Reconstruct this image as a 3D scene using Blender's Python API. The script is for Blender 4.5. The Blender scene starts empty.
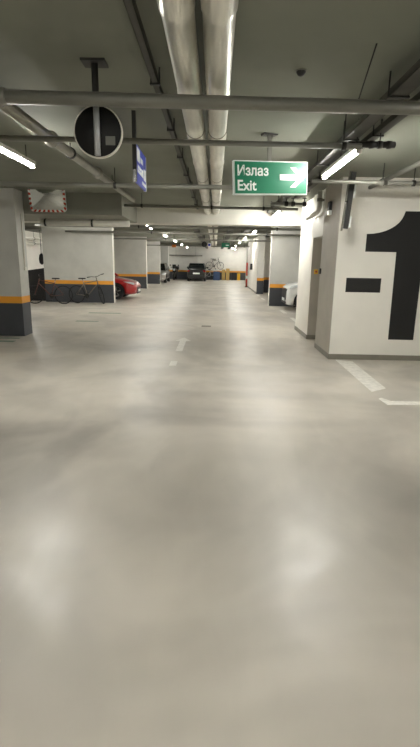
import bpy, bmesh, math, random
from mathutils import Vector, Matrix, Euler
random.seed(4)
PI = math.pi
S = bpy.context.scene
C = S.collection

# ---------------------------------------------------------------- camera, world, exposure
TH, RO, YAW = math.radians(13.62), 0.018, 0.007
fw = Vector((0, math.cos(TH), -math.sin(TH))); up = Vector((0, math.sin(TH), math.cos(TH))); rt = Vector((1, 0, 0))
cx_ = rt*math.cos(RO) + up*math.sin(RO); cy_ = up*math.cos(RO) - rt*math.sin(RO)
M3 = Matrix((cx_, cy_, -fw)).transposed()
M3 = Matrix.Rotation(YAW, 3, 'Z') @ M3
cam = bpy.data.cameras.new('camera'); camo = bpy.data.objects.new('camera', cam); C.objects.link(camo)
camo.matrix_world = Matrix.Translation((0, 0, 1.6)) @ M3.to_4x4()
cam.sensor_fit = 'VERTICAL'; cam.sensor_height = 24; cam.lens = 460/747*24; cam.clip_start = 0.02
S.camera = camo
w = bpy.data.worlds.new('world'); S.world = w; w.use_nodes = True
w.node_tree.nodes['Background'].inputs[0].default_value = (0.9, 0.93, 1, 1)
w.node_tree.nodes['Background'].inputs[1].default_value = 0.02
S.view_settings.view_transform = 'Standard'; S.view_settings.look = 'None'
S.view_settings.gamma = 1; S.view_settings.use_curve_mapping = False
S.view_settings.exposure = 3.0
LAMP = 26.0
LAMPCOL = (1.0, 0.985, 0.93)

# ---------------------------------------------------------------- materials
MATS = {}
def srgb(r, g, b):
    f = lambda c: (c/255/12.92) if c/255 <= .04045 else ((c/255+.055)/1.055)**2.4
    return (f(r), f(g), f(b), 1)
def new_mat(name):
    m = bpy.data.materials.new(name); m.use_nodes = True
    nt = m.node_tree; b = nt.nodes['Principled BSDF']
    return m, nt, b
def mat(name, col, rough=.6, metal=0, noise=.0, scale=4, bump=0, emit=None, coat=0, stretch=None, alpha=None, trans=0):
    if name in MATS: return MATS[name]
    m, nt, b = new_mat(name); N = nt.nodes; L = nt.links
    c = srgb(*col)
    b.inputs['Roughness'].default_value = rough; b.inputs['Metallic'].default_value = metal
    b.inputs['Coat Weight'].default_value = coat
    b.inputs['Transmission Weight'].default_value = trans
    tc = N.new('ShaderNodeTexCoord'); no = N.new('ShaderNodeTexNoise')
    no.inputs['Scale'].default_value = scale; no.inputs['Detail'].default_value = 4
    mp = N.new('ShaderNodeMapping')
    if stretch: mp.inputs['Scale'].default_value = stretch
    L.new(tc.outputs['Object'], mp.inputs['Vector']); L.new(mp.outputs[0], no.inputs['Vector'])
    mr = N.new('ShaderNodeMapRange'); mr.inputs[1].default_value = .3; mr.inputs[2].default_value = .7
    mr.inputs[3].default_value = 1-noise; mr.inputs[4].default_value = 1+noise*.6
    L.new(no.outputs[0], mr.inputs[0])
    mx = N.new('ShaderNodeVectorMath'); mx.operation = 'SCALE'; mx.inputs[0].default_value = c[:3]
    L.new(mr.outputs[0], mx.inputs['Scale']); L.new(mx.outputs[0], b.inputs['Base Color'])
    if bump:
        bp = N.new('ShaderNodeBump'); bp.inputs['Strength'].default_value = bump; bp.inputs['Distance'].default_value = .01
        L.new(no.outputs[0], bp.inputs['Height']); L.new(bp.outputs[0], b.inputs['Normal'])
    if emit:
        b.inputs['Emission Color'].default_value = (*LAMPCOL, 1); b.inputs['Emission Strength'].default_value = emit
    MATS[name] = m
    return m

def banded(name, base, rough=.55):
    """painted wall: upper base colour, orange line, charcoal plinth (by height)"""
    m, nt, b = new_mat(name); N = nt.nodes; L = nt.links
    tc = N.new('ShaderNodeTexCoord'); sp = N.new('ShaderNodeSeparateXYZ'); L.new(tc.outputs['Object'], sp.inputs[0])
    cr = N.new('ShaderNodeValToRGB'); cr.color_ramp.interpolation = 'CONSTANT'
    mr = N.new('ShaderNodeMapRange'); mr.inputs[2].default_value = 3.0
    L.new(sp.outputs[2], mr.inputs[0]); L.new(mr.outputs[0], cr.inputs[0])
    e = cr.color_ramp.elements
    e[0].position = 0; e[0].color = srgb(66, 68, 73)
    e[1].position = .685/3; e[1].color = srgb(232, 158, 48)
    q = e.new(.825/3); q.color = srgb(*base)
    no = N.new('ShaderNodeTexNoise'); no.inputs['Scale'].default_value = 2.5; no.inputs['Detail'].default_value = 5
    L.new(tc.outputs['Object'], no.inputs['Vector'])
    m2 = N.new('ShaderNodeMapRange'); m2.inputs[1].default_value = .3; m2.inputs[2].default_value = .7; m2.inputs[3].default_value = .92; m2.inputs[4].default_value = 1.04
    L.new(no.outputs[0], m2.inputs[0])
    mx = N.new('ShaderNodeVectorMath'); mx.operation = 'SCALE'; L.new(cr.outputs[0], mx.inputs[0]); L.new(m2.outputs[0], mx.inputs['Scale'])
    L.new(mx.outputs[0], b.inputs['Base Color']); b.inputs['Roughness'].default_value = rough
    MATS[name] = m; return m

def floor_mat():
    m, nt, b = new_mat('epoxy_floor'); N = nt.nodes; L = nt.links
    tc = N.new('ShaderNodeTexCoord')
    def noise(sc, det, dist, rot=0, st=(1, 1, 1)):
        mp = N.new('ShaderNodeMapping'); mp.inputs['Scale'].default_value = st; mp.inputs['Rotation'].default_value = (0, 0, rot)
        n = N.new('ShaderNodeTexNoise'); n.inputs['Scale'].default_value = sc; n.inputs['Detail'].default_value = det; n.inputs['Distortion'].default_value = dist
        L.new(tc.outputs['Object'], mp.inputs[0]); L.new(mp.outputs[0], n.inputs['Vector']); return n.outputs[0]
    def mrange(s, a, b_, c, d):
        r = N.new('ShaderNodeMapRange'); r.interpolation_type = 'SMOOTHSTEP'
        for i, v in enumerate((a, b_, c, d)): r.inputs[i+1].default_value = v
        L.new(s, r.inputs[0]); return r.outputs[0]
    def mul(a, b_):
        x = N.new('ShaderNodeMath'); x.operation = 'MULTIPLY'; L.new(a, x.inputs[0]); L.new(b_, x.inputs[1]); return x.outputs[0]
    v = mul(mrange(noise(.55, 3, 1.2), .35, .65, .80, 1.08), mrange(noise(2.0, 6, 1.6, .6, (1, .4, 1)), .3, .7, .95, 1.03))
    # worn tyre-swirl smudges, each with its own centre, size and strength
    for (x, y, rx, ry, k) in SMUDGES:
        mp = N.new('ShaderNodeMapping'); mp.vector_type = 'POINT'
        mp.inputs['Location'].default_value = (-x/rx, -y/ry, 0); mp.inputs['Scale'].default_value = (1/rx, 1/ry, 0)
        add = N.new('ShaderNodeVectorMath'); add.operation = 'ADD'
        nn = N.new('ShaderNodeTexNoise'); nn.inputs['Scale'].default_value = 1.3; nn.inputs['Detail'].default_value = 3
        L.new(tc.outputs['Object'], nn.inputs['Vector'])
        sc = N.new('ShaderNodeVectorMath'); sc.operation = 'SCALE'; sc.inputs['Scale'].default_value = 1.1
        L.new(nn.outputs['Color'], sc.inputs[0])
        sb = N.new('ShaderNodeVectorMath'); sb.operation = 'SUBTRACT'; sb.inputs[1].default_value = (.55, .55, .55)
        L.new(sc.outputs[0], sb.inputs[0])
        L.new(tc.outputs['Object'], mp.inputs[0]); L.new(mp.outputs[0], add.inputs[0]); L.new(sb.outputs[0], add.inputs[1])
        le = N.new('ShaderNodeVectorMath'); le.operation = 'LENGTH'; L.new(add.outputs[0], le.inputs[0])
        v = mul(v, mrange(le.outputs['Value'], .3, 1.15, 1-k, 1.0))
    mx = N.new('ShaderNodeVectorMath'); mx.operation = 'SCALE'; mx.inputs[0].default_value = srgb(200, 193, 181)[:3]
    L.new(v, mx.inputs['Scale']); L.new(mx.outputs[0], b.inputs['Base Color'])
    L.new(mrange(noise(1.6, 5, 1.5), .3, .7, .31, .45), b.inputs['Roughness'])
    b.inputs['Specular IOR Level'].default_value = .9
    bp = N.new('ShaderNodeBump'); bp.inputs['Strength'].default_value = .14; bp.inputs['Distance'].default_value = .01
    L.new(noise(3, 3, .5), bp.inputs['Height']); L.new(bp.outputs[0], b.inputs['Normal'])
    
    MATS['epoxy_floor'] = m; return m

SMUDGES = [(-1.7, 3.95, 1.1, .55, .24), (1.75, 2.75, .7, .9, .32), (-1.7, 8.7, .9, .9, .26), (-.35, 4.75, 1.0, .35, .2), (.5, 5.5, 1.5, .25, .16), (2.7, 5.4, 1.3, .9, .18), (-3.4, 12.5, 2.5, 1.5, .12), (-.1, 2.6, .35, 1.0, .08)]
concrete = mat('grey_concrete', (130, 132, 120), .85, noise=.10, scale=1.2, bump=.15)
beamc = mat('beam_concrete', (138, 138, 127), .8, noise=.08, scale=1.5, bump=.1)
white = mat('white_painted_wall', (232, 229, 220), .55, noise=.04, scale=2)
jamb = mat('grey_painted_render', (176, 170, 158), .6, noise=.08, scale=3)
skirt = mat('grey_skirting', (128, 124, 112), .5, noise=.1, scale=5)
band = banded('banded_grey_wall', (194, 193, 186))
bandw = banded('banded_white_wall', (228, 226, 218))
black = mat('black_paint', (17, 17, 17), .6, noise=.1)
galv = mat('galvanised_steel', (150, 148, 138), .42, .6, noise=.15, scale=6)
pipe_g = mat('grey_painted_pipe', (122, 121, 112), .4, .2, noise=.12, scale=3)
foil = mat('foil_duct_wrap', (226, 224, 214), .30, .7, noise=.15, scale=5, bump=.5, stretch=(5, .5, 5))
dark = mat('dark_metal', (52, 52, 50), .5, .3, noise=.1)
traym = mat('dark_cable_tray_metal', (82, 81, 75), .6, .3, noise=.15, scale=8)
wpipe = mat('white_plastic_pipe', (222, 219, 208), .4, noise=.05)
green = mat('sign_green', (14, 118, 84), .35, noise=.03)
signw = mat('sign_white', (236, 240, 236), .4)
bluem = mat('sign_blue', (48, 66, 178), .35, noise=.05)
lampw = mat('lamp_housing', (205, 203, 195), .5)
glow = mat('lamp_diffuser', (255, 250, 240), .4, emit=LAMP)
mirrorm = mat('mirror_glass', (215, 218, 215), .06, 1.0)
redp = mat('mirror_red', (196, 72, 52), .45)
rubber = mat('tyre_rubber', (30, 30, 31), .8, noise=.1)
chrome = mat('bright_metal', (200, 200, 200), .2, 1.0)
glass = mat('dark_car_glass', (24, 28, 30), .08, coat=.5)
lampglass = mat('headlamp_glass', (225, 230, 232), .15, .0, coat=1)
redcar = mat('red_car_paint', (178, 26, 30), .28, noise=.02, coat=1)
whitecar = mat('white_car_paint', (232, 232, 230), .3, coat=1)
blackcar = mat('black_car_paint', (20, 21, 23), .3, coat=1)
silvercar = mat('silver_car_paint', (160, 158, 150), .3, .4, coat=1)
plastic = mat('black_plastic', (28, 28, 29), .5, noise=.1)
redlens = mat('tail_light_red', (150, 18, 22), .2, coat=1)
linew = mat('worn_white_floor_paint', (236, 233, 225), .5, noise=.16, scale=14)
lineg = mat('worn_green_floor_paint', (118, 140, 120), .5, noise=.25, scale=14)
cardboard = mat('cardboard', (190, 160, 98), .8, noise=.1)
bluebox = mat('blue_plastic', (60, 84, 128), .5, noise=.1)
orange = mat('orange_plastic', (214, 120, 44), .5)
redpole = mat('red_painted_metal', (200, 60, 38), .45)
yellow = mat('yellow_plastic', (226, 178, 40), .5)
bikegrey = mat('bike_grey_paint', (120, 112, 100), .35, .3)
bikered = mat('bike_dull_red_paint', (84, 44, 36), .4)
seatm = mat('saddle_vinyl', (26, 24, 24), .55)

# ---------------------------------------------------------------- mesh helpers
def box(bm, x0, x1, y0, y1, z0, z1, mi=0, rot=None):
    vs = [bm.verts.new(p) for p in ((x0,y0,z0),(x1,y0,z0),(x1,y1,z0),(x0,y1,z0),(x0,y0,z1),(x1,y0,z1),(x1,y1,z1),(x0,y1,z1))]
    if rot is not None:
        for v in vs: v.co = rot @ v.co
    fs = []
    for q in ((3,2,1,0),(4,5,6,7),(0,1,5,4),(1,2,6,5),(2,3,7,6),(3,0,4,7)):   # bottom, top, -y, +x, +y, -x
        f = bm.faces.new([vs[i] for i in q]); f.material_index = mi; fs.append(f)
    return fs
def tube(bm, p0, p1, r, n=12, r1=None, cap=True, smooth=True):
    p0, p1 = Vector(p0), Vector(p1); r1 = r if r1 is None else r1
    d = (p1-p0).normalized(); a = d.orthogonal().normalized(); b = d.cross(a)
    A = [bm.verts.new(p0+(a*math.cos(t)+b*math.sin(t))*r) for t in [2*PI*i/n for i in range(n)]]
    B = [bm.verts.new(p1+(a*math.cos(t)+b*math.sin(t))*r1) for t in [2*PI*i/n for i in range(n)]]
    for i in range(n):
        f = bm.faces.new((A[i], A[(i+1) % n], B[(i+1) % n], B[i])); f.smooth = smooth
    if cap: bm.faces.new(A[::-1]); bm.faces.new(B)
def path_tube(bm, pts, r, n=10):
    pts = [Vector(p) for p in pts]; rings = []
    for i, p in enumerate(pts):
        d = (pts[min(i+1, len(pts)-1)]-pts[max(i-1, 0)]).normalized()
        if i == 0: a = d.orthogonal().normalized()
        else: a = (a - d*a.dot(d)).normalized()
        b = d.cross(a)
        rings.append([bm.verts.new(p+(a*math.cos(2*PI*k/n)+b*math.sin(2*PI*k/n))*r) for k in range(n)])
    for i in range(len(rings)-1):
        for k in range(n):
            f = bm.faces.new((rings[i][k], rings[i][(k+1) % n], rings[i+1][(k+1) % n], rings[i+1][k])); f.smooth = True
    bm.faces.new(rings[0][::-1]); bm.faces.new(rings[-1])
def lathe(bm, prof, centre=(0,0,0), axis='Y', n=28, closed=False):
    """prof: list of (radius, along-axis)"""
    rings = []
    for r, h in prof:
        ring = []
        for k in range(n):
            t = 2*PI*k/n; c, s = math.cos(t)*r, math.sin(t)*r
            p = (c, h, s) if axis == 'Y' else ((h, c, s) if axis == 'X' else (c, s, h))
            ring.append(bm.verts.new(Vector(centre)+Vector(p)))
        rings.append(ring)
    m = len(rings)
    for i in range(m if closed else m-1):
        A, B = rings[i], rings[(i+1) % m]
        for k in range(n):
            f = bm.faces.new((A[k], A[(k+1) % n], B[(k+1) % n], B[k])); f.smooth = True
    if not closed:
        bm.faces.new(rings[0]); bm.faces.new(rings[-1])
def prism(bm, poly, axis, a, b):
    """poly in the plane perpendicular to axis; extruded a..b"""
    def P(u, v, w): return {'Y': (u, w, v), 'Z': (u, v, w), 'X': (w, u, v)}[axis]
    A = [bm.verts.new(P(u, v, a)) for u, v in poly]; B = [bm.verts.new(P(u, v, b)) for u, v in poly]
    n = len(poly)
    bm.faces.new(A); bm.faces.new(B[::-1])
    for i in range(n): bm.faces.new((A[i], A[(i+1) % n], B[(i+1) % n], B[i]))
def obj(name, bm, m, parent=None, bevel=0, fix=True):
    if fix: bmesh.ops.recalc_face_normals(bm, faces=bm.faces[:])
    me = bpy.data.meshes.new(name); bm.to_mesh(me); bm.free()
    for x in (m if isinstance(m, (list, tuple)) else [m]): me.materials.append(x)
    o = bpy.data.objects.new(name, me); C.objects.link(o)
    if parent: o.parent = parent
    if bevel:
        md = o.modifiers.new('bevel', 'BEVEL'); md.width = bevel; md.segments = 2; md.limit_method = 'ANGLE'
    return o
def B(): return bmesh.new()
def tag(o, label, cat, group=None):
    o['label'] = label; o['category'] = cat
    if group: o['group'] = group
    return o
def thing(name, label, cat, loc=(0,0,0), rotz=0, group=None):
    o = bpy.data.objects.new(name, None); C.objects.link(o); o.empty_display_size = .1
    o.location = loc; o.rotation_euler = (0, 0, rotz)
    return tag(o, label, cat, group)
def dup(root, loc, label=None, rotz=None):
    r = root.copy(); C.objects.link(r); r.location = loc
    if rotz is not None: r.rotation_euler = (0, 0, rotz)
    if label: r['label'] = label
    for ch in list(root.children):
        c = ch.copy(); C.objects.link(c); c.parent = r
        for g in list(ch.children):
            d = g.copy(); C.objects.link(d); d.parent = c
    return r
def struct(name, bm, m, bevel=0):
    o = obj(name, bm, m, bevel=bevel); o['kind'] = 'structure'; return o
def sbox(name, m, *a, side=None, bevel=0):
    """structure box; side={face_index: material_index}"""
    bm = B(); fs = box(bm, *a)
    if side:
        for i, k in side.items(): fs[i].material_index = k
    return struct(name, bm, m, bevel)

# ---------------------------------------------------------------- the setting
ZC = 2.95
sbox('floor', floor_mat(), -9.4, 8.2, -6, 43.9, -.2, 0)
sbox('ceiling', concrete, -9.4, 8.2, -6, 43.9, ZC, ZC+.25)
sbox('wall_back', bandw, -9.4, 8.2, 43.6, 43.9, 0, ZC)
sbox('wall_behind', white, -9.4, 8.2, -6.2, -6, 0, ZC)
sbox('wall_left', white, -9.6, -9.4, -6, 43.9, 0, ZC)
sbox('wall_right', white, 8.2, 8.4, -6, 43.9, 0, ZC)
# left column and the fins between the parking bays
sbox('wall_column_left', band, -5.3, -4.02, 9.65, 10.08, 0, ZC)
for y, xl, xr in ((17.84, -6.5, -3.87), (27.7, -7, -4.04), (33.7, -7, -3.95), (39.6, -7, -3.95)):
    sbox('wall_fin_left', [band, white], xl, xr, y, y+.26, 0, ZC, side={3: 1})
# right side
bm = B(); box(bm, 2.0, 8.2, 7.85, 8.97, 0, ZC)
struct('wall_number', bm, [white])
sbox('wall_lintel', white, 2.0, 2.6, 8.97, 10.0, 2.12, ZC)
sbox('wall_stair', white, 2.03, 8.2, 10.0, 11.5, 0, ZC)
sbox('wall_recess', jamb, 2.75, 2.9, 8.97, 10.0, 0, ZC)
sbox('wall_fin_right', [band, white], 2.08, 6, 17.8, 18.1, 0, ZC, side={5: 1})
sbox('wall_fin_right', [bandw, white], 2.2, 2.55, 24.65, 27
,0, ZC, side={5: 1})
sbox('wall_fin_right', [bandw, white], 2.7, 8.2, 26.0, 27, 0, ZC, side={5: 1})
sbox('wall_fin_right', [bandw, white], 2.2, 8.2, 27, 32, 0, ZC, side={5: 1})
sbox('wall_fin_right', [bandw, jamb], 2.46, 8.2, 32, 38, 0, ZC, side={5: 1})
# skirtings
sbox('baseboard_front', skirt, 1.985, 8.2, 7.835, 7.85, 0, .09)
sbox('baseboard_right', skirt, 1.985, 2.0, 7.85, 8.97, 0, .09)
sbox('baseboard_right', skirt, 2.015, 2.03, 9.985, 11.5, 0, .09)
sbox('baseboard_right', skirt, 2.015, 2.75, 9.985, 10.0, 0, .09)
sbox('baseboard_right', skirt, 2.185, 2.2, 24.65, 32, 0, .09)
# grey render on the short return wall and on the recess jamb
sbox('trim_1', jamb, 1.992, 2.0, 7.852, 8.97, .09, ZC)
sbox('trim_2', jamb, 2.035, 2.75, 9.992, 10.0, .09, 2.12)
# beams
sbox('ceiling_beam', mat('pale_lit_beam', (214, 212, 202), .7, noise=.05, scale=1.5), -9.4, 8.2, 12.0, 12.5, 2.51, ZC)  # lamp glow on this cross beam is put into its paler colour
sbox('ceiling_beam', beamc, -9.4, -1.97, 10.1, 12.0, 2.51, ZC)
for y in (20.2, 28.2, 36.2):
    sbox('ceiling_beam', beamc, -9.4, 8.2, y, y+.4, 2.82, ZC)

# painted level number on the white wall
t = thing('painted_level_number', 'large black painted minus one on the white wall at the right', 'wall lettering', (2.4, 7.85, .3))
bm = B()
one = [(2.99, .36), (3.42, .36), (3.42, 2.45), (3.05, 2.45)]
for i in range(1, 10):
    a = i/9*PI/2
    one.append((2.46+.58*math.cos(a), 2.45-.36*math.sin(a)))
one += [(2.46, 1.81), (2.97, 1.81)]
prism(bm, [(x-2.4, z-.3) for x, z in one], 'Y', -.003, 0.0)
obj('numeral_one', bm, black, t)
bm = B(); box(bm, 2.19-2.4, 2.77-2.4, -.003, 0, 1.15-.3, 1.385-.3); obj('minus_sign', bm, black, t)

# ---------------------------------------------------------------- floor markings
def paint(name, polys, m, label, cat='floor marking', z=.003):
    bm = B()
    for p in polys: prism(bm, p, 'Z', 0.0005, z)
    return tag(obj(name, bm, m), label, cat)
def quad(x0, x1, y0, y1): return [(x0, y0), (x1, y0), (x1, y1), (x0, y1)]
paint('floor_dash', [quad(-.70, -.59, 7.08, 7.42)], linew, 'short white dash painted on the floor just before the arrow')
paint('floor_arrow', [[(-.70, 8.3), (-.575, 8.3), (-.575, 9.42), (-.47, 9.42), (-.64, 9.85), (-.80, 9.42), (-.70, 9.42)]], linew,
      'worn white arrow painted on the floor in the middle of the aisle')
paint('lane_line', [[(2.10, 7.8), (2.36, 7.66), (2.31, 5.95), (2.06, 5.76)]], linew, 'worn broad white line on the floor running from the corner of the minus one wall')
paint('lane_line', [[(2.04, 5.45), (2.09, 5.5), (2.16, 5.36), (3.4, 5.38), (3.4, 5.29), (2.06, 5.2)]], linew, 'thin worn white line on the floor turning right below the broad one')
for i, (a, b_) in enumerate(((15.2, 16.3), (13.0, 14.0))):
    paint('bay_line', [quad(2.28, 2.40, a, b_)], linew, ('white floor dash directly beside the white car nose', 'white floor dash between the white car and the doorway wall')[i])
for i, (a, b_) in enumerate(((23.0, 24.3), (20.6, 22))):
    paint('bay_line', [quad(2.15, 2.27, a, b_)], linew, ('white floor dash farthest on the right, near the next banded wall', 'white floor dash just beyond the first banded right wall')[i])
for i, (x0, x1, y0, y1, lab) in enumerate(((-4.3, -3.95, 8.9, 9.05, 'short worn green floor mark right of the left column foot'), (-5.1, -4.2, 8.35, 8.45, 'long worn green floor stripe at the left edge, second nearest'),
        (-5.0, -4.35, 8.65, 8.74, 'worn green floor stripe at the left edge, third nearest'), (-5.2, -4.0, 9.3, 9.38, 'worn green floor stripe at the foot of the left column'), (-4.9, -4.3, 7.9, 8.0, 'worn green floor stripe at the left edge, nearest'),
        (-3.7, -3.1, 12.2, 12.35, 'faint green floor mark beyond the left column, nearer'), (-3.9, -2.9, 14.2, 14.4, 'faint green floor mark before the bicycles'))):
    paint('bay_marking', [quad(x0, x1, y0, y1)], lineg, lab)
bm = B(); box(bm, -.32, -.08, 11.6, 11.85, .0, .004); tag(obj('floor_drain', bm, skirt), 'small grey floor drain cover in the middle of the aisle', 'drain cover')

# ---------------------------------------------------------------- pipes and ducts
def hangers(root, pts, r, m=dark, z=None):
    """pts are local; a clamp round the pipe and a rod up to the ceiling"""
    for p, ax in pts:
        bm = B(); lathe(bm, [(r+.012, -.02), (r+.012, .02)], p, ax, 16); cl = obj('clamp', bm, m, root)
        bm = B(); tube(bm, (p[0], p[1], p[2]+r), (p[0], p[1], ZC-root.location.z), .006, 6); obj('hanger_rod', bm, m, cl)
def pipe(name, a, b, r, m, label, hang=(), flanges=(), cat='pipe', fm=None):
    a, b = Vector(a), Vector(b); mid = a
    root = thing(name, label, cat, a)
    bm = B(); tube(bm, (0, 0, 0), b-a, r, 20); obj('pipe_run', bm, m, root)
    ax = 'X' if abs((b-a).x) > abs((b-a).y) else 'Y'
    hangers(root, [((b-a)*t, ax) for t in hang], r)
    for t in flanges:
        c = (b-a)*t; bm = B()
        lathe(bm, [(r*1.02, -.06), (r*1.22, -.055), (r*1.22, -.02), (r*1.5, -.02), (r*1.5, .02), (r*1.22, .02), (r*1.22, .055), (r*1.02, .06)], c, ax, 20)
        obj('coupling', bm, fm or m, root)
    return root
pipe('sprinkler_main', (-3.2, 3.43, 2.675), (3.3, 3.66, 2.675), .045, pipe_g, 'thick grey pipe crossing the ceiling, nearest the camera', (.08, .9), (.26, .8))
pipe('water_pipe', (-4.2, 4.55, 2.68), (1.35, 4.72, 2.68), .026, pipe_g, 'thin grey pipe crossing the ceiling just behind the nearest thick one', (.08, .97))
pipe('water_pipe', (-5.2, 7.42, 2.70), (.9, 7.42, 2.70), .034, pipe_g, 'thin grey pipe crossing behind the green exit sign', (.3, .6, .95))
pipe('water_pipe', (-1.9, 10.0, 2.70), (1.7, 10.15, 2.70), .028, pipe_g, 'thin grey pipe crossing just in front of the concrete cross beam', (.1, .5, .8))
pipe('water_pipe', (1.3, 6.75, 2.70), (5.2, 6.86, 2.70), .027, pipe_g, 'grey pipe crossing close in front of the minus one wall', (.25, .36, .6), (.25,))
pipe('drain_pipe', (-1.73, 3.62, 2.81), (-1.70, 9.9, 2.81), .052, galv, 'grey pipe running along the aisle left of the round mirror', (.35, .7), (.0, .25, .55))
0 and pipe('drain_pipe', (2.12, 2.2, 2.80), (2.12, 7.85, 2.80), .035, pipe_g, 'grey pipe running into the top of the minus one wall nearest the corner', (.3, .6, .9))
pipe('drain_pipe', (2.44, 2.2, 2.80), (2.44, 7.85, 2.80),   .030, pipe_g, 'grey pipe running into the top of the minus one wall', (.3, .6, .9))
pipe('valve_pipe', (1.26, 4.84, 2.725), (1.66, 4.84, 2.725), .024, dark, 'short dark valve branch pipe above the right near tube light', (.2, .75), (.55, .97))
# silver ducts
for x, lab in ((-.215, 'silver foil duct along the ceiling, left of the pair'), (-.005, 'silver foil duct along the ceiling, right of the pair')):
    root = thing('air_duct', lab, 'duct', (x, -5.9, 2.83), 0)
    bm = B(); prof = []
    y = 0
    while y < 17.8:
        prof += [(.086, y), (.087, y+1.12), (.092, y+1.14), (.092, y+1.2)]; y += 1.22
    lathe(bm, prof, (0, 0, 0), 'Y', 24); obj('duct_run', bm, foil, root)
    for yy in (8.0, 10.7, 13.2, 15.6):
        bm = B(); lathe(bm, [(.090, -.015), (.090, .015)], (0, yy, 0), 'Y', 24); cl = obj('clamp', bm, galv, root)
        bm = B(); tube(bm, (0, yy, .085), (0, yy, ZC-2.83), .006, 6); obj('hanger_rod', bm, dark, cl)
# beyond the beam the ducts carry on
for x, lab in ((-.195, 'silver foil duct beyond the concrete beam, left of the pair'), (-.005, 'silver foil duct beyond the concrete beam, right of the pair')):
    root = thing('air_duct', lab, 'duct', (x, 12.5, 2.73), 0)
    bm = B(); lathe(bm, [(.075, 0), (.075, 24)], (0, 0, 0), 'Y', 20); obj('duct_run', bm, foil, root)
    for yy in (3, 9, 18):
        bm = B(); lathe(bm, [(.083, -.015), (.083, .015)], (0, yy, 0), 'Y', 20); cl = obj('clamp', bm, galv, root)
        bm = B(); tube(bm, (0, yy, .07), (0, yy, ZC-2.73), .006, 6); obj('hanger_rod', bm, dark, cl)
# cable trays
def tray(x, y0, y1, z, wd, label, m=traym, step=1.2):
    root = thing('cable_tray', label, 'cable tray', (x, y0, z))
    L_ = y1-y0
    bm = B()
    box(bm, -wd/2, wd/2, 0, L_, 0, .004); box(bm, -wd/2, -wd/2+.004, 0, L_, 0, .05); box(bm, wd/2-.004, wd/2, 0, L_, 0, .05)
    obj('tray_channel', bm, m, root)
    for k in range(3):
        bm = B(); xx = -wd/2+.02+(wd-.04)*k/2
        path_tube(bm, [(xx+.006*math.sin(i*1.3+k), L_*i/24, .018+.004*math.sin(i*2.1+k)) for i in range(25)], .010, 6); obj('cable', bm, plastic if k != 1 else pipe_g, root)
    yy = step*.6
    while yy < L_:
        bm = B(); tube(bm, (-wd/2-.008, yy, -.006), (-wd/2-.008, yy, ZC-z), .006, 6); tube(bm, (wd/2+.008, yy, -.006), (wd/2+.008, yy, ZC-z), .006, 6)
        box(bm, -wd/2-.015, wd/2+.015, yy-.012, yy+.012, -.014, -.002); obj('hanger_bracket', bm, dark, root); yy += step
tray(-.46, .6, 11.9, 2.85, .045, 'narrow grey cable tray running along the ceiling left of the silver ducts')
tray(1.30, .6, 11.9, 2.79, .13, 'dark cable tray running along the ceiling above the right row of tube lights')
tray(1.56, .6, 9.6, 2.83, .08, 'slim cable tray close to the wall, right of the wider dark one')
tray(-.75, 12.6, 42, 2.74, .2, 'cable tray beyond the concrete beam, left of the silver ducts', step=4)
tray(.55, 12.6, 42, 2.74, .2, 'cable tray beyond the concrete beam, right of the silver ducts', step=4)
tray(1.12, 12.6, 41, 2.70, .2, 'cable tray beyond the concrete beam, nearest the right row of lights', step=4)
for i, y in enumerate((14.6, 17.5, 22.5, 31)):
    pipe('water_pipe', (-5.5, y, 2.60), (5.0, y, 2.60), .035, pipe_g, 'grey pipe crossing the far ceiling, %s beyond the concrete beam' % ('first', 'second', 'third', 'fourth')[i], (.3, .7))
# white vent pipe under the deep beam, wall-top pipes in the bicycle bay
pipe('vent_pipe', (-4.0, 11.0, 2.415), (-1.98, 11.0, 2.415), .07, wpipe, 'white round vent pipe under the deep left beam', (.05, .58))
pipe('wall_pipe', (-8.9, 12.6, 2.55), (-8.9, 24.5, 2.55), .06, wpipe, 'upper pale pipe along the far wall of the bicycle bay', (.5, .9))
pipe('wall_pipe', (-8.9, 12.6, 2.33), (-8.9, 24.5, 2.33), .05, wpipe, 'lower pale pipe along the far wall of the bicycle bay', (.5, .9))
pipe('wall_pipe', (-4.2, 43.3, 2.15), (-1.2, 43.3, 2.15), .05, pipe_g, 'grey pipe across the far white wall above the motorcycle', (.2, .8))
# conduit down the column and down the fin ends
bm = B(); tube(bm, (-4.005, 9.9, 1.4), (-4.005, 9.9, 2.5), .016, 8); box(bm, -4.02, -3.985, 9.86, 9.94, 1.36, 1.43)
tag(obj('conduit', bm, wpipe), 'pale conduit running down the side of the left column', 'conduit')
# valve cluster under the exit sign
root = thing('valve_assembly', 'cluster of dark pipe valves on a short branch pipe, below the green exit sign', 'valve', (.95, 8.6, 2.62))
bm = B(); tube(bm, (0, 0, 0), (.62, 0, 0), .024, 12); tube(bm, (.2, 0, 0), (.2, 0, ZC-2.62), .02, 10); obj('branch_pipe', bm, pipe_g, root)
for k, x in enumerate((.28, .40, .60)):
    bm = B(); lathe(bm, [(.03, -.035), (.045, -.02), (.045, .02), (.03, .035)], (x, 0, 0), 'X', 14); tube(bm, (x, 0, .03), (x, 0, .09), .008, 8); lathe(bm, [(.04, 0), (.04, .008)], (x, 0, .09), 'Z', 14); obj('valve', bm, dark, root)
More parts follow.
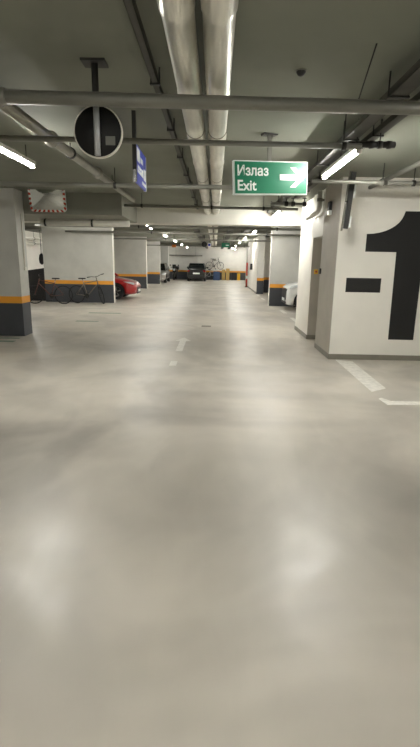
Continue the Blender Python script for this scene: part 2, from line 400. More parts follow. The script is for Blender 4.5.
# white bent pipe on the stair wall
root = thing('bent_drain_pipe', 'white bent drain pipe hanging at the corner above the doorway', 'pipe', (1.86, 9.25, 2.2))
bm = B(); path_tube(bm, [(.05, -.2, .7), (.05, -.2, .42), (.04, -.19, .36), (0, -.1, .32), (-.03, .1, .29), (-.06, .35, .28)], .042, 12); obj('pipe_run', bm, wpipe, root)
bm = B(); path_tube(bm, [(.14, -.2, .7), (.14, -.2, .36), (.12, -.1, .31), (.1, .25, .28)], .022, 10); obj('side_branch', bm, wpipe, root)
bm = B(); lathe(bm, [(.05, -.03), (.05, .03)], (.05, -.2, .55), 'Z', 14); box(bm, .05, .135, -.22, -.18, .53, .57); obj('clamp', bm, galv, root)

# slanted twin bracket hanging before the number wall
root = thing('hanging_bracket', 'dark slanted bracket with pale edges hanging before the minus one wall', 'bracket', (1.93, 7.3, 2.17))
R_ = Matrix.Rotation(math.radians(4), 3, 'Y')
bm = B(); box(bm, -.005, .065, -.02, .05, -.04, .76, rot=R_); obj('dark_plate', bm, dark, root)
bm = B(); tube(bm, R_ @ Vector((-.025, 0, -.08)), R_ @ Vector((-.025, 0, .76)), .014, 8); obj('rod', bm, galv, root)
for z0, z1 in ((-.02, .14), (.40, .58)):
    bm = B(); box(bm, .072, .095, -.02, .0, z0, z1, rot=R_); obj('pale_tag', bm, signw, root)
bm = B(); lathe(bm, [(.018, -.02), (.018, .02)], R_ @ Vector((-.02, 0, .33)), 'Z', 10); obj('joint', bm, chrome, root)

# ---------------------------------------------------------------- tube lights
def tube_light(loc, label, L_=1.35):
    root = thing('tube_light', label, 'ceiling light', loc, 0, 'tube lights along the aisle')
    bm = B(); box(bm, -.045, .045, -L_/2, L_/2, .012, .055); obj('housing', bm, lampw, root, .006)
    bm = B(); tube(bm, (0, -L_/2+.03, 0), (0, L_/2-.03, 0), .022, 10); obj('diffuser', bm, glow, root)
    for s in (-1, 1):
        bm = B(); box(bm, -.03, .03, s*(L_/2-.015)-.015, s*(L_/2-.015)+.015, -.028, .014); obj('end_cap', bm, lampw, root, .004)
        bm = B(); tube(bm, (0, s*L_*.35, .05), (0, s*L_*.35, ZC-loc[2]), .005, 6); obj('hanger_rod', bm, dark, root)
    return root
first = tube_light((-2.34, 5.6, 2.74), 'tube light at the left edge, above and in front of the left column')
for y, z, lab in ((.1, 2.74, 'tube light of the left row, overhead beside the camera'),
               (13.0, 2.66, 'tube light of the left row, just behind the deep beam'), (16.4, 2.72, 'tube light of the left row, second behind the deep beam'),
               (21.6, 2.72, 'tube light of the left row, third behind the deep beam'), (27, 2.72, 'tube light of the left row, fourth behind the deep beam'),
               (32.3, 2.72, 'tube light of the left row, fifth behind the deep beam'), (38, 2.72, 'tube light of the left row, farthest')):
    r = tube_light((-2.3, y, z), lab)
for y, z, lab, *L1 in ((5.7, 2.70, 'large bright tube light of the right row, right of the green exit sign', 1.5), (.1, 2.74, 'tube light of the right row, overhead beside the camera'),
               (-4.6, 2.74, 'tube light of the right row, behind the camera'), (11.2, 2.70, 'tube light below the exit sign, glowing against the beam'),
               (17.2, 2.68, 'tube light of the right row, first beyond the beam'), (22.5, 2.72, 'tube light of the right row, second beyond the beam'),
               (27.5, 2.72, 'tube light of the right row, third beyond the beam'), (33, 2.72, 'tube light of the right row, fourth beyond the beam'),
               (39, 2.72, 'tube light of the right row, farthest')):
    tube_light((1.40, y, z), lab, *L1)
for x, y, lab in ((-6.3, 15, 'tube light over the bicycle bay'), (-6.3, 23.4, 'tube light over the red car bay'), (5.2, 21.5, 'tube light over the bays beyond the white car'), (4.9, 14.6, 'tube light over the white car bay'), (4.6, 3.2, 'tube light over the space right of the camera'),
               (1.75, 42.2, 'tube light close to the far white wall'), (-6.2, 41.6, 'added fill tube light over the far left corner'), (-6.2, 30.6, 'added fill tube light over the bays before the silver car'), (5.2, 41.2, 'added fill tube light over the far right corner')):  # corner and silver-car-bay lamps are added to brighten the far end
    tube_light((x, y, 2.74), lab)

# ---------------------------------------------------------------- signs
def text(name, s, size, m, parent, loc, rot, ext=.002, xs=1.0, bold=.0):
    cu = bpy.data.curves.new(name, 'FONT'); cu.body = s; cu.size = size; cu.extrude = ext; cu.offset = bold; cu.resolution_u = 3
    cu.materials.append(m)
    tmp = bpy.data.objects.new(name, cu); C.objects.link(tmp); bpy.context.view_layer.update()
    me = bpy.data.meshes.new_from_object(tmp.evaluated_get(bpy.context.evaluated_depsgraph_get())); bpy.data.objects.remove(tmp)
    o = bpy.data.objects.new(name, me); C.objects.link(o); o.parent = parent; o.location = loc; o.rotation_euler = rot; o.scale = (xs, 1, 1)
    return o
root = thing('exit_sign', 'green hanging exit sign with white lettering and arrow', 'sign', (.19, 5.27, 2.31), math.radians(21))
root.rotation_euler = (0, math.radians(-3.2), math.radians(19))
W_, H_ = .885, .345
bm = B(); box(bm, 0, W_, 0, .05, 0, H_); obj('sign_frame', bm, signw, root, .004)
bm = B(); box(bm, .012, W_-.012, -.003, 0, .012, H_-.012); fc = obj('sign_face', bm, green, root)
text('lettering', 'Излаз', .138, signw, fc, (.032, -.005, .195), (PI/2, 0, 0), .001, .95, .003)
text('lettering', 'Exit', .148, signw, fc, (.032, -.005, .045), (PI/2, 0, 0), .001, .98, .003)
bm = B(); 
pts = [(.54, .15), (.54, .21), (.748, .21), (.665, .283), (.735, .283), (.853, .18), (.735, .077), (.665, .077), (.748, .15)]
prism(bm, pts, 'Y', -.006, -.003); obj('arrow', bm, signw, fc)
bm = B(); box(bm, .41, .45, .01, .04, H_, .66); obj('pole', bm, pipe_g, root)
bm = B(); box(bm, .35, .51, -.02, .07, .60, .622); obj('mounting_plate', bm, dark, root)
# blue hanging sign
root = thing('blue_sign', 'blue and white hanging sign seen nearly edge on, left of the ducts', 'sign', (-.785, 4.75, 2.34), math.radians(90.2))
bm = B(); box(bm, -.02, .64, -.012, .012, 0, .345); obj('sign_panel', bm, bluem, root, .004)
bm = B()
for (a, b_, c, d) in ((.03, .2, .20, .32), (.25, .40, .22, .27), (.05, .28, .10, .13), (.07, .25, .14, .17), (.34, .62, .03, .06), (.46, .6, .09, .20), (.30, .42, .10, .17)):
    box(bm, a, b_, -.0145, -.012, c, d)
obj('white_marks', bm, signw, root)
bm = B(); box(bm, .615, .64, -.014, .014, 0, .345); obj('pale_edge', bm, signw, root)
bm = B(); box(bm, -.055, -.02, -.018, .018, .0, ZC-2.34); obj('pole', bm, dark, root)
bm = B(); box(bm, -.07, -.052, -.016, .016, -.01, .10); obj('latch', bm, chrome, root)

# round mirror from behind
root = thing('round_mirror', 'round black backed mirror on a ceiling pole, upper left', 'convex mirror', (-.875, 3.66, 2.335))
bm = B(); lathe(bm, [(.001, .03), (.10, .034), (.165, .02), (.172, 0), (.172, -.012), (.001, -.014)], (0, .02, .175), 'Y', 48); obj('backing_disc', bm, black, root)
bm = B()
lathe(bm, [(.170, -.014), (.178, -.014), (.180, 0), (.178, .022), (.170, .024)], (0, .02, .175), 'Y', 48, closed=True); obj('rim', bm, wpipe, root)
bm = B(); lathe(bm, [(.165, .028), (.12, .05), (.06, .066), (.001, .072)], (0, .02, .175), 'Y', 40); obj('mirror_face', bm, mirrorm, root)
bm = B(); tube(bm, (0, -.022, .01), (0, -.022, .36), .022, 14); obj('pole', bm, mat('bright_galvanised_pole', (205, 208, 212), .35, .6), root)
bm = B(); tube(bm, (0, -.022, .36), (0, -.022, ZC-2.33), .024, 14); obj('upper_pole', bm, dark, root)
bm = B(); box(bm, -.085, .085, -.09, .05, ZC-2.33-.02, ZC-2.33); obj('ceiling_plate', bm, dark, root, .004)
bm = B(); box(bm, .055, .125, .0015, .0055, .085, .145); obj('sticker', bm, mat('grey_sticker', (120, 120, 112), .5), root)
# rectangular convex mirror
root = thing('traffic_mirror', 'rectangular safety mirror with red and white border, upper left', 'convex mirror', (-3.42, 10.1, 2.58))
def rrect(w_, h_, r, n=6):
    p = []
    for cx, cz, a0 in ((w_-r, h_-r, 0), (-w_+r, h_-r, PI/2), (-w_+r, -h_+r, PI), (w_-r, -h_+r, 1.5*PI)):
        for i in range(n+1):
            a = a0+PI/2*i/n; p.append((cx+r*math.cos(a), cz+r*math.sin(a)))
    return p
RX = Matrix.Rotation(math.radians(11), 4, 'X')
holder = Matrix.Translation((0, -.28, .25)) @ RX
outer, inner = rrect(.37, .30, .08), rrect(.325, .255, .06)
bm = B(); prism(bm, outer, 'Y', -.01, .03); nf_ = len(bm.faces)
# red border blocks around the frame
def border_pt(t, pts):
    per = [0]
    for i in range(len(pts)): per.append(per[-1]+(Vector(pts[(i+1) % len(pts)])-Vector(pts[i])).length)
    t = (t % 1)*per[-1]
    for i in range(len(pts)):
        if per[i+1] >= t:
            f = (t-per[i])/(per[i+1]-per[i]+1e-9); return Vector(pts[i]).lerp(Vector(pts[(i+1) % len(pts)]), f)
for k in range(26):
    q = []
    for s in (0, .5): q.append(border_pt((k+s)/26, outer))
    for s in (.5, 0): q.append(border_pt((k+s)/26, inner))
    prism(bm, [tuple(v) for v in q], 'Y', -.013, -.0101)
bmesh.ops.transform(bm, matrix=holder, verts=bm.verts)
for f_ in list(bm.faces)[nf_:]: f_.material_index = 1
obj('frame', bm, [signw, redp], root)
bm = B(); ring_n = 9; rings = []
for i in range(ring_n+1):
    s = 1-i/ring_n*.999
    rings.append([bm.verts.new((u*s, -.014-.06*(1-(u*s/.326)**2)*(1-(v*s/.256)**2), v*s)) for u, v in inner])
for i in range(ring_n):
    for k in range(len(inner)):
        f = bm.faces.new((rings[i][k], rings[i][(k+1) % len(inner)], rings[i+1][(k+1) % len(inner)], rings[i+1][k])); f.smooth = True
bm.faces.new(rings[-1])
bmesh.ops.transform(bm, matrix=holder, verts=bm.verts); obj('mirror_face', bm, mirrorm, root)
bm = B(); tube(bm, (0, -.24, .27), (0, 0, .27), .02, 10); box(bm, -.06, .06, -.012, 0, .18, .30); obj('bracket', bm, dark, root)

# small fittings
root = thing('emergency_unit', 'small black and white unit high on the grey return wall', 'wall device', (1.992, 8.46, 2.43))
bm = B(); box(bm, -.05, 0, -.07, .07, .075, .22); obj('black_body', bm, black, root, .006)
bm = B(); box(bm, -.055, 0, -.072, .072, 0, .075); obj('white_base', bm, signw, root, .006)
root = thing('push_button', 'small yellow call button inside the doorway', 'push button', (2.13, 9.985, 1.44))
bm = B(); box(bm, -.04, .04, -.02, .007, -.05, .05); obj('button_box', bm, yellow, root, .005)
bm = B(); tube(bm, (0, -.035, 0), (0, -.02, 0), .02, 12); obj('button', bm, redp, root)
bm = B(); box(bm, 1.965, 1.992, 8.88, 8.95, 1.42, 1.52); tag(obj('wall_switch', bm, black, None, .004), 'small black switch on the grey return wall beside the doorway', 'switch')
root = thing('smoke_detector', 'small dark detector on the ceiling right of the ducts', 'detector', (.59, 3.74, ZC))
bm = B(); lathe(bm, [(.034, 0), (.034, -.012), (.022, -.03), (.008, -.036)], (0, 0, 0), 'Z', 20); obj('sensor_body', bm, dark, root)
bm = B(); lathe(bm, [(.042, 0), (.042, -.005)], (0, 0, 0), 'Z', 20); obj('base_ring', bm, pipe_g, root)
bm = B(); tube(bm, (.985, 3.30, ZC), (.985, 3.62, 2.72), .005, 6); tag(obj('support_rod', bm, dark), 'thin dark rod from the ceiling down to the nearest thick pipe', 'rod')

# far hanging signs
root = thing('exit_sign', 'small green exit sign hanging far down the aisle', 'sign', (.31, 25, 2.36))
bm = B(); box(bm, 0, .42, 0, .03, 0, .22); obj('sign_face', bm, green, root)
bm = B(); box(bm, .22, .37, -.003, 0, .09, .13); obj('arrow', bm, signw, root)
bm = B(); tube(bm, (.10, .015, .22), (.10, .015, ZC-2.36), .012, 8); obj('pole', bm, dark, root)
root = thing('round_mirror', 'dark round mirror hanging far down the aisle, left of the small green sign', 'convex mirror', (-.60, 25, 2.36))
bm = B(); lathe(bm, [(.001, -.02), (.13, -.02), (.14, 0), (.001, .01)], (0, 0, .13), 'Y', 24); obj('backing_disc', bm, black, root)
bm = B(); tube(bm, (0, -.03, 0), (0, -.03, ZC-2.36), .015, 8); obj('pole', bm, dark, root)
root = thing('blue_sign', 'small blue and white sign hanging far down the aisle beside the dark mirror', 'sign', (-.42, 25.3, 2.38))
bm = B(); box(bm, 0, .16, 0, .02, 0, .2); obj('sign_panel', bm, signw, root)
bm = B(); box(bm, .02, .14, -.003, 0, .04, .17); obj('blue_field', bm, bluem, root)
bm = B(); tube(bm, (.08, .01, .2), (.08, .01, ZC-2.38), .01, 8); obj('pole', bm, dark, root)
root = thing('warning_light', 'small orange unit hanging by the far left tube lights', 'warning light', (-2.2, 25.2, 2.38))
bm = B(); box(bm, -.11, .11, -.04, .04, -.06, .08); obj('lens', bm, orange, root, .02)
bm = B(); tube(bm, (0, 0, .08), (0, 0, ZC-2.38), .01, 8); obj('pole', bm, dark, root)

# ---------------------------------------------------------------- cars
def apply_bool(o, cutters):
    for c in cutters:
        md = o.modifiers.new('b', 'BOOLEAN'); md.object = c; md.operation = 'DIFFERENCE'; md.solver = 'EXACT'
    bpy.context.view_layer.update()
    dg = bpy.context.evaluated_depsgraph_get(); me = bpy.data.meshes.new_from_object(o.evaluated_get(dg))
    o.modifiers.clear(); o.data = me
    for c in cutters: bpy.data.objects.remove(c)
def car(name, label, loc, rotz, paint, body, cabin, L_, W_, wheel_r=.32, axles=(.82, 3.35), front='hatch'):
    """local frame: nose at x=0 pointing to -x, tail at x=L_, centre line y=0.
    body: (x, half width factor, z bottom, z top, roundness); cabin: (x base front, x roof front, x roof rear, x base rear, z base, z roof)"""
    root = thing(name, label, 'car', loc, rotz)
    hw = W_/2
    bm = B(); rings = []; n = 28
    for (x, f, zb, zt) in body:
        ring = []
        for k in range(n):
            a = 2*PI*k/n; c, s = math.cos(a), math.sin(a); e = .42
            yy = math.copysign(abs(c)**e, c)*hw*f
            zz = (zb+zt)/2+math.copysign(abs(s)**(.55), s)*(zt-zb)/2
            # shoulders lean in a little towards the top
            yy *= 1-.10*max(0, (zz-.55))
            ring.append(bm.verts.new((x, yy, zz)))
        rings.append(ring)
    for i in range(len(rings)-1):
        for k in range(n):
            f = bm.faces.new((rings[i][k], rings[i][(k+1) % n], rings[i+1][(k+1) % n], rings[i+1][k])); f.smooth = True
    bm.faces.new(rings[0]); bm.faces.new(rings[-1])
    bd = obj('body', bm, [paint, plastic])
    cut = []
    for ax in axles:
        b2 = B(); tube(b2, (ax, -hw-.2, wheel_r), (ax, -hw+.26, wheel_r), wheel_r+.055, 32); cut.append(obj('cut', b2, plastic))
        b2 = B(); tube(b2, (ax, hw-.26, wheel_r), (ax, hw+.2, wheel_r), wheel_r+.055, 32); cut.append(obj('cut', b2, plastic))
    apply_bool(bd, cut); bd.parent = root
    x0, x1, x2, x3, z0, z1 = cabin
    # greenhouse glass and roof
    def cab(zs, ins, xs): 
        return [(xs[0], -hw*ins, zs), (xs[1], -hw*ins, zs), (xs[1], hw*ins, zs), (xs[0], hw*ins, zs)]
    bm = B()
    low = [bm.verts.new(p) for p in cab(z0-.06, .90, (x0, x3))]; top = [bm.verts.new(p) for p in cab(z1-.03, .70, (x1, x2))]
    for i in range(4): bm.faces.new((low[i], low[(i+1) % 4], top[(i+1) % 4], top[i]))
    bm.faces.new(low[::-1]); bm.faces.new(top); obj('window_glass', bm, glass, root, .02)
    bm = B(); box(bm, x1-.05, x2+.08, -hw*.715, hw*.715, z1-.045, z1); obj('roof', bm, paint, root, .03)
    for s in (-1, 1):
        for (a, b_) in (((x0-.02), x1-.02), ((x3+.02), x2+.03)):
            bm = B(); tube(bm, (a, s*hw*.895, z0-.05), (b_, s*hw*.71, z1-.02), .032, 8); obj('pillar', bm, paint, root)
        mx_ = x0+(x3-x0)*.5; bm = B(); tube(bm, (mx_, s*hw*.905, z0-.05), (mx_+.06, s*hw*.71, z1-.02), .03, 8); obj('pillar', bm, paint, root)
    # wheels
    for ax in axles:
        for s in (-1, 1):
            yc = s*(hw-.115)
            bm = B(); r = wheel_r
            lathe(bm, [(r*.66, -.09), (r*.95, -.10), (r, -.07), (r, .07), (r*.95, .10), (r*.66, .09)], (ax, yc, r), 'Y', 36, closed=True); wl = obj('wheel', bm, rubber, root)
            bm = B(); lathe(bm, [(r*.66, -.085), (r*.68, .085), (r*.60, .06), (r*.60, -.06)], (ax, yc, r), 'Y', 32, closed=True)
            tube(bm, (ax, yc-.07, r), (ax, yc+.07, r), r*.16, 12)
            for k in range(5):
                a = 2*PI*k/5+.3; d = Vector((math.cos(a), 0, math.sin(a))); p = Vector((ax, yc+s*.06, r))
                tube(bm, p+d*r*.12, p+d*r*.63, .028, 6)
            obj('rim', bm, chrome, wl)
            bm = B(); lathe(bm, [(r*.55, -.02), (r*.55, .02)], (ax, yc, r), 'Y', 24); obj('brake_disc', bm, plastic, wl)
    for s in (-1, 1):
        bm = B(); bmesh.ops.create_uvsphere(bm, u_segments=12, v_segments=8, radius=.1); bmesh.ops.scale(bm, vec=(.6, 1, .7), verts=bm.verts)
        bmesh.ops.translate(bm, vec=(x0+.42, s*(hw+.06), z0+.05), verts=bm.verts); obj('side_mirror', bm, paint, root)
    return root, hw
def surf_patch(bm, pts, th=.012):
    """thin slab following 3D points (front outline), thickened along x"""
    A = [bm.verts.new(p) for p in pts]; Bv = [bm.verts.new((p[0]+th, p[1], p[2])) for p in pts]
    n = len(pts); bm.faces.new(A); bm.faces.new(Bv[::-1])
    for i in range(n): bm.faces.new((A[i], A[(i+1) % n], Bv[(i+1) % n], Bv[i]))

def hatch_body(h=.0):
    return [(0.0, .60, .30, .56), (.03, .78, .24, .62), (.12, .90, .20, .69), (.35, .975, .18, .78+h), (.8, 1.0, .18, .86+h), (1.2, 1.0, .18, .93+h), (1.8, 1.0, .18, .96+h),
            (2.8, 1.0, .18, .98+h), (3.6, .99, .18, 1.0+h), (3.95, .95, .20, .99+h), (4.12, .88, .25, .93+h), (4.18, .75, .33, .82+h)]
def front_fit(root, hw, blen, grille_z=(.34, .50), lamp_z=(.58, .72), plate=True, big=False):
    for s in (-1, 1):
        bm = B()
        pts = [(.06, s*hw*.58, lamp_z[0]), (.10, s*hw*.86, lamp_z[0]+.03), (.34, s*hw*.955, lamp_z[0]+.10), (.50, s*hw*.95, lamp_z[1]+.03), (.28, s*hw*.86, lamp_z[1]+.02), (.13, s*hw*.62, lamp_z[1]-.03)]
        A = [bm.verts.new((x-.02, y*1.015, z)) for x, y, z in pts]; Bv = [bm.verts.new((x+.05, y*.93, z)) for x, y, z in pts]
        bm.faces.new(A); bm.faces.new(Bv[::-1])
        for i in range(6): bm.faces.new((A[i], A[(i+1) % 6], Bv[(i+1) % 6], Bv[i]))
        obj('headlight', bm, lampglass, root, .01)
        bm = B(); lathe(bm, [(.05, -.02), (.05, .03)], (.045, s*hw*.72, .36), 'X', 16); obj('fog_light', bm, lampglass, root)
    bm = B(); g0, g1 = grille_z
    w2 = hw*(.62 if big else .5)
    prism(bm, [(-w2, g1), (w2, g1), (w2*.82, g0), (-w2*.82, g0)], 'X', -.012, .06); gr = obj('grille', bm, plastic, root)
    if big:
        bm = B(); box(bm, -.018, .0, -w2*1.02, w2*1.02, g1-.01, g1+.02); obj('grille_trim', bm, chrome, gr)
    bm = B(); box(bm, -.022, .0, -hw*.55, hw*.55, .235, .30); obj('bumper_intake', bm, plastic, root)
    bm = B(); box(bm, -.03, -.018, -.26, .26, .31, .41); obj('licence_plate', bm, signw, root)

# red hatchback: nose towards the aisle (+x)
r, hw = car('hatchback_car', 'red hatchback with its nose out of the left bay', (-3.32, 20.35, 0), PI, redcar, hatch_body(.02), (1.05, 1.75, 3.2, 3.95, .98, 1.46), 4.2, 1.74)
front_fit(r, hw, 4.2)
# white sedan: nose towards the aisle (-x)
wb = [(0.0, .62, .26, .74), (.03, .80, .20, .80), (.12, .92, .17, .86), (.35, .98, .16, .94), (.8, 1.0, .16, 1.0), (1.3, 1.0, .16, 1.04), (1.9, 1.0, .16, .98),
      (3.0, 1.0, .16, 1.0), (3.9, .99, .17, 1.02), (4.3, .95, .2, 1.02), (4.5, .86, .28, .95), (4.55, .72, .38, .84)]
r, hw = car('sedan_car', 'white car with its nose out of the right bay', (2.49, 16.75, 0), 0, whitecar, wb, (1.25, 2.1, 3.4, 4.2, .99, 1.45), 4.55, 1.8, .33, (.60, 3.4))
front_fit(r, hw, 4.5, (.36, .74), (.72, .87), big=True)
# black hatchback seen from behind, parked against the far wall
r, hw = car('suv_car', 'black car seen from behind near the far white wall', (-1.62, 43.2, 0), -PI/2, blackcar, [(x, f, a, b_+.1) for x, f, a, b_ in hatch_body(.02)][:], (1.0, 1.7, 3.35, 3.98, 1.06, 1.48), 4.2, 1.62)
r.location = (-1.66, 39.0+.0, 0); r.rotation_euler = (0, 0, -PI/2)
r.location = (-1.56, 43.3, 0)
bm = B()
for s in (-1, 1): box(bm, 4.08, 4.17, s*hw*.78-.13, s*hw*.78+.13, .78, .92)
obj('tail_light', bm, redlens, r, .02)
bm = B(); box(bm, 4.165, 4.20, -.28, .28, .60, .72); obj('licence_plate', bm, signw, r)
bm = B(); box(bm, 4.10, 4.22, -hw*.8, hw*.8, .34, .50); obj('rear_bumper', bm, plastic, r, .03)
# silver car on the left near the end
r, hw = car('hatchback_car', 'silver car parked on the left near the far wall', (-4.50, 34.7, 0), PI/2, silvercar, hatch_body(.02), (1.05, 1.75, 3.2, 3.95, .98, 1.46), 4.2, 1.7)
front_fit(r, hw, 4.2)

# ---------------------------------------------------------------- bicycles
def bicycle(label, loc, rotz, frame_m, steer=0, name='bicycle', lean=0, accent=None):
    """local: rear hub at x=0, front hub at x=1.03, heading +x"""
    root = thing(name, label, 'bicycle', loc, rotz); root.rotation_euler = (lean, 0, rotz)
    R0 = .335
    def wheel(nm, mtx):
        bm = B()
        N1 = 36
        ringsv = []
        for k in range(N1):
            a = 2*PI*k/N1
            ringsv.append([bm.verts.new(mtx @ Vector(((R0-.018+.018*math.cos(b_))*math.cos(a), .018*math.sin(b_), (R0-.018+.018*math.cos(b_))*math.sin(a)))) for b_ in [2*PI*j/6 for j in range(6)]])
        for k in range(N1):
            for j in range(6):
                f = bm.faces.new((ringsv[k][j], ringsv[k][(j+1) % 6], ringsv[(k+1) % N1][(j+1) % 6], ringsv[(k+1) % N1][j])); f.smooth = True
        wl = obj(nm, bm, rubber, root)
        bm = B()
        for k in range(20):
            a = 2*PI*k/20; tube(bm, mtx @ Vector((0, .02*(-1)**k, 0)), mtx @ Vector((math.cos(a)*(R0-.035), 0, math.sin(a)*(R0-.035))), .0022, 4, cap=False)
        tube(bm, mtx @ Vector((0, -.045, 0)), mtx @ Vector((0, .045, 0)), .02, 10)
        obj('spokes', bm, dark, wl)
    wheel('wheel', Matrix.Translation((0, 0, R0)))
    # steering axis through the head tube
    ht, hb = Vector((.83, 0, .90)), Vector((.88, 0, .72))
    axis = (ht-hb).normalized()
    St = Matrix.Translation(hb) @ Matrix.Rotation(steer, 4, axis) @ Matrix.Translation(-hb)
    wheel('wheel', St @ Matrix.Translation((1.03, 0, R0)))
    bb, st, seat = Vector((.44, 0, .29)), Vector((.30, 0, .74)), Vector((.26, 0, .90))
    bm = B()
    tube(bm, bb, st, .016, 10); tube(bm, st, ht-(ht-hb)*.25, .015, 10); tube(bm, bb, hb+(ht-hb)*.15, .019, 10); tube(bm, hb, ht, .02, 10)
    for s in (-1, 1):
        tube(bm, bb+Vector((0, s*.03, 0)), (0, s*.06, R0), .009, 8); tube(bm, st+Vector((0, s*.015, -.03)), (0, s*.06, R0), .008, 8)
    obj('frame', bm, frame_m, root)
    bm = B()
    for s in (-1, 1): tube(bm, St @ (hb+Vector((.01, s*.05, -.02))), St @ Vector((1.03, s*.05, R0)), .011, 8)
    tube(bm, St @ (hb+Vector((.01, -.06, -.02))), St @ (hb+Vector((.01, .06, -.02))), .014, 8); obj('fork', bm, accent or frame_m, root)
    bm = B(); tube(bm, St @ ht, St @ (ht+axis*.10), .013, 8)
    tp = ht+axis*.10+Vector((.04, 0, .01))
    tube(bm, St @ (ht+axis*.10), St @ tp, .012, 8)
    path_tube(bm, [St @ (tp+Vector(p)) for p in ((-.06, -.30, .03), (-.01, -.16, .03), (0, -.06, 0), (0, .06, 0), (-.01, .16, .03), (-.06, .30, .03))], .011, 8); hbv = obj('handlebar', bm, dark, root)
    bm = B()
    for s in (-1, 1): tube(bm, St @ (tp+Vector((-.07, s*.32, .03))), St @ (tp+Vector((-.035, s*.22, .03))), .017, 8)
    obj('grips', bm, rubber, hbv)
    bm = B(); tube(bm, st, seat, .012, 8); obj('seat_post', bm, chrome, root)
    bm = B()
    pl = [(-.14, .075), (-.06, .08), (.02, .045), (.13, .018), (.13, -.018), (.02, -.045), (-.06, -.08), (-.14, -.075)]
    prism(bm, [(seat.x+a, b_) for a, b_ in pl], 'Z', seat.z, seat.z+.045); obj('saddle', bm, seatm, root, .015)
    bm = B(); lathe(bm, [(.085, -.004), (.085, .004)], bb+Vector((0, -.045, 0)), 'Y', 24)
    tube(bm, bb+Vector((0, -.06, 0)), bb+Vector((.05, -.07, -.16)), .009, 6); tube(bm, bb+Vector((0, .06, 0)), bb+Vector((-.05, .07, .16)), .009, 6)
    tube(bm, bb+Vector((0, -.06, 0)), bb+Vector((0, .06, 0)), .012, 8)
    box(bm, .44, .54, -.15, -.07, .12, .14); box(bm, .34, .44, .07, .15, .44, .46); obj('crank', bm, dark, root)
    return root
bicycle('grey bicycle with front wheel turned out, at the right end of the banded wall', (-5.20, 17.52, 0), math.radians(-12), bikegrey, math.radians(-52), accent=dark)
bicycle('dull red bicycle facing left in the far left bay corner', (-5.55, 17.05, 0), math.radians(185), bikered, math.radians(20))
bicycle('dark bicycle half hidden behind the left column', (-7.1, 17.5, 0), math.radians(176), dark, 0)
# black storage box behind
root = thing('storage_box', 'large black box with sloping lid in the far left corner of the bicycle bay', 'storage box', (-8.2, 18.6, 0), 0)
bm = B(); prism(bm, [(-.9, 0), (1.62, 0), (1.62, 1.27), (-.9, .90)], 'Y', -.4, .4); obj('box_body', bm, plastic, root, .03)
bm = B(); box(bm, .2, .9, -.42, -.4, .3, .42); obj('handle_plate', bm, dark, root)
root = thing('hanging_tool', 'dark bag hanging by a cord on the pale wall above the black box', 'bag', (-7.95, 21.6, 1.35))
bm = B(); lathe(bm, [(.03, 0), (.10, .08), (.12, .25), (.09, .42), (.03, .50)], (0, 0, 0), 'Z', 14); obj('bag_body', bm, plastic, root)
bm = B(); tube(bm, (0, 0, .5), (0, 0, ZC-1.35), .012, 6); obj('cord', bm, dark, root)

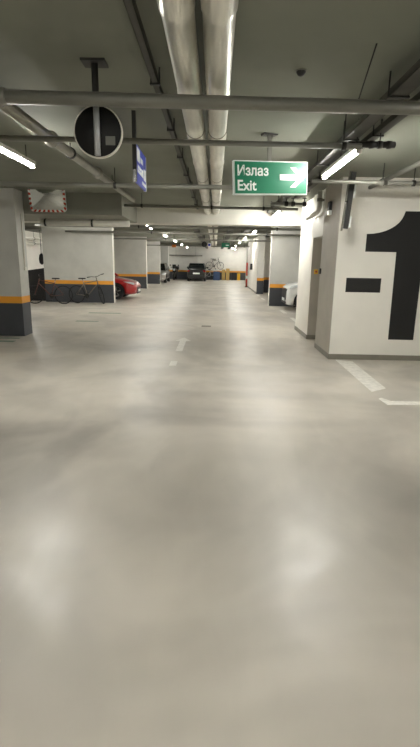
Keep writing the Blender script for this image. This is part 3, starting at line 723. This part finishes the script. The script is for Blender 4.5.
# ---------------------------------------------------------------- far end things
def motorcycle(label, loc, rotz):
    """heading +x"""
    root = thing('motorcycle', label, 'motorcycle', loc, rotz)
    R0 = .30
    for x in (0, 1.3):
        bm = B(); lathe(bm, [(.2, -.05), (.28, -.06), (R0, -.03), (R0, .03), (.28, .06), (.2, .05)], (x, 0, R0), 'Y', 28, closed=True); wl = obj('wheel', bm, rubber, root)
        bm = B(); lathe(bm, [(.2, -.02), (.2, .02)], (x, 0, R0), 'Y', 20); obj('rim', bm, galv, wl)
    bm = B()
    for s in (-1, 1): tube(bm, (1.3, s*.09, R0), (1.05, s*.09, .98), .025, 8)
    obj('fork', bm, galv, root)
    bm = B(); prism(bm, [(-.25, .72), (-.2, .82), (.35, .78), (.55, .95), (.95, .98), (1.2, .95), (1.22, .7), (1.0, .45), (.9, .28), (.3, .25), (.15, .5)], 'Y', -.15, .15); obj('body', bm, blackcar, root, .04)
    bm = B(); box(bm, -.3, .5, -.14, .14, .80, .88); obj('seat', bm, seatm, root, .03)
    bm = B(); path_tube(bm, [(1.0, -.36, 1.08), (1.08, -.2, 1.08), (1.1, 0, 1.02), (1.08, .2, 1.08), (1.0, .36, 1.08)], .016, 8); hb_ = obj('handlebar', bm, dark, root)
    for s in (-1, 1):
        bm = B(); tube(bm, (1.05, s*.28, 1.08), (1.08, s*.34, 1.25), .008, 6); lathe(bm, [(.06, -.01), (.06, .01)], (1.08, s*.36, 1.27), 'X', 14); obj('rear_mirror', bm, dark, hb_)
    bm = B(); lathe(bm, [(.08, 0), (.10, -.05)], (1.26, 0, .88), 'X', 18); obj('headlight', bm, lampglass, root)
    bm = B(); box(bm, 1.12, 1.14, -.17, .17, .98, 1.34, rot=None); obj('windscreen', bm, glass, root, .01)
    bm = B(); box(bm, -.55, -.15, -.2, .2, .88, 1.18); obj('top_box', bm, plastic, root, .04)
    return root
motorcycle('black motorcycle facing the camera by the far left wall', (-3.55, 42.9, 0), math.radians(-94))
bicycle('pale bicycle leaning against the far white wall right of the black car', (-.78, 43.35, 0), 0, signw, 0)
b_ = bicycle('dark bicycle hung up high on the far white wall', (-.55, 43.36, .95), 0, dark, .3)
bm = B(); box(bm, .3, .6, .0, .24, .86, .90); box(bm, .3, .6, .22, .24, .8, .96); obj('wall_bracket', bm, galv, b_)
bm = B(); box(bm, -.16, .42, 42.35, 42.85, 0, .78); tag(obj('plastic_crate', bm, bluebox, None, .02), 'blue crate against the far wall right of the black car', 'crate')
bm = B(); box(bm, .62, .92, 43.1, 43.5, 0, .95); tag(obj('cardboard_box', bm, cardboard, None, .01), 'tall cardboard box at the far wall, left of two', 'box')
bm = B(); box(bm, 1.0, 1.32, 43.1, 43.5, 0, 1.05); tag(obj('cardboard_box', bm, cardboard, None, .01), 'tall cardboard box at the far wall, right of two', 'box')
bm = B(); box(bm, 1.50, 1.95, 43.1, 43.5, 0, .7); tag(obj('black_bin', bm, plastic, None, .02), 'black bin at the far wall right of the cardboard boxes', 'bin')
bm = B(); box(bm, 2.04, 2.3, 43.1, 43.5, 0, .62); tag(obj('yellow_bin', bm, yellow, None, .02), 'small yellow bin at the far wall next to the black bin', 'bin')
root = thing('red_post', 'red and white post on the right near the far end', 'post', (2.12, 31.5, 0))
bm = B(); tube(bm, (0, 0, 0), (0, 0, 1.6), .055, 14); obj('post_body', bm, redpole, root)
bm = B(); tube(bm, (0, 0, .55), (0, 0, .75), .057, 14); obj('white_stripe', bm, signw, root)
bm = B(); box(bm, -.1, .06, -.1, .1, 0, .04); obj('base_plate', bm, dark, root)
bm = B(); box(bm, 2.08, 2.2, 27.9, 28.3, 1.2, 1.55); tag(obj('wall_cabinet', bm, black, None, .01), 'small black box on the far right white wall', 'wall box')
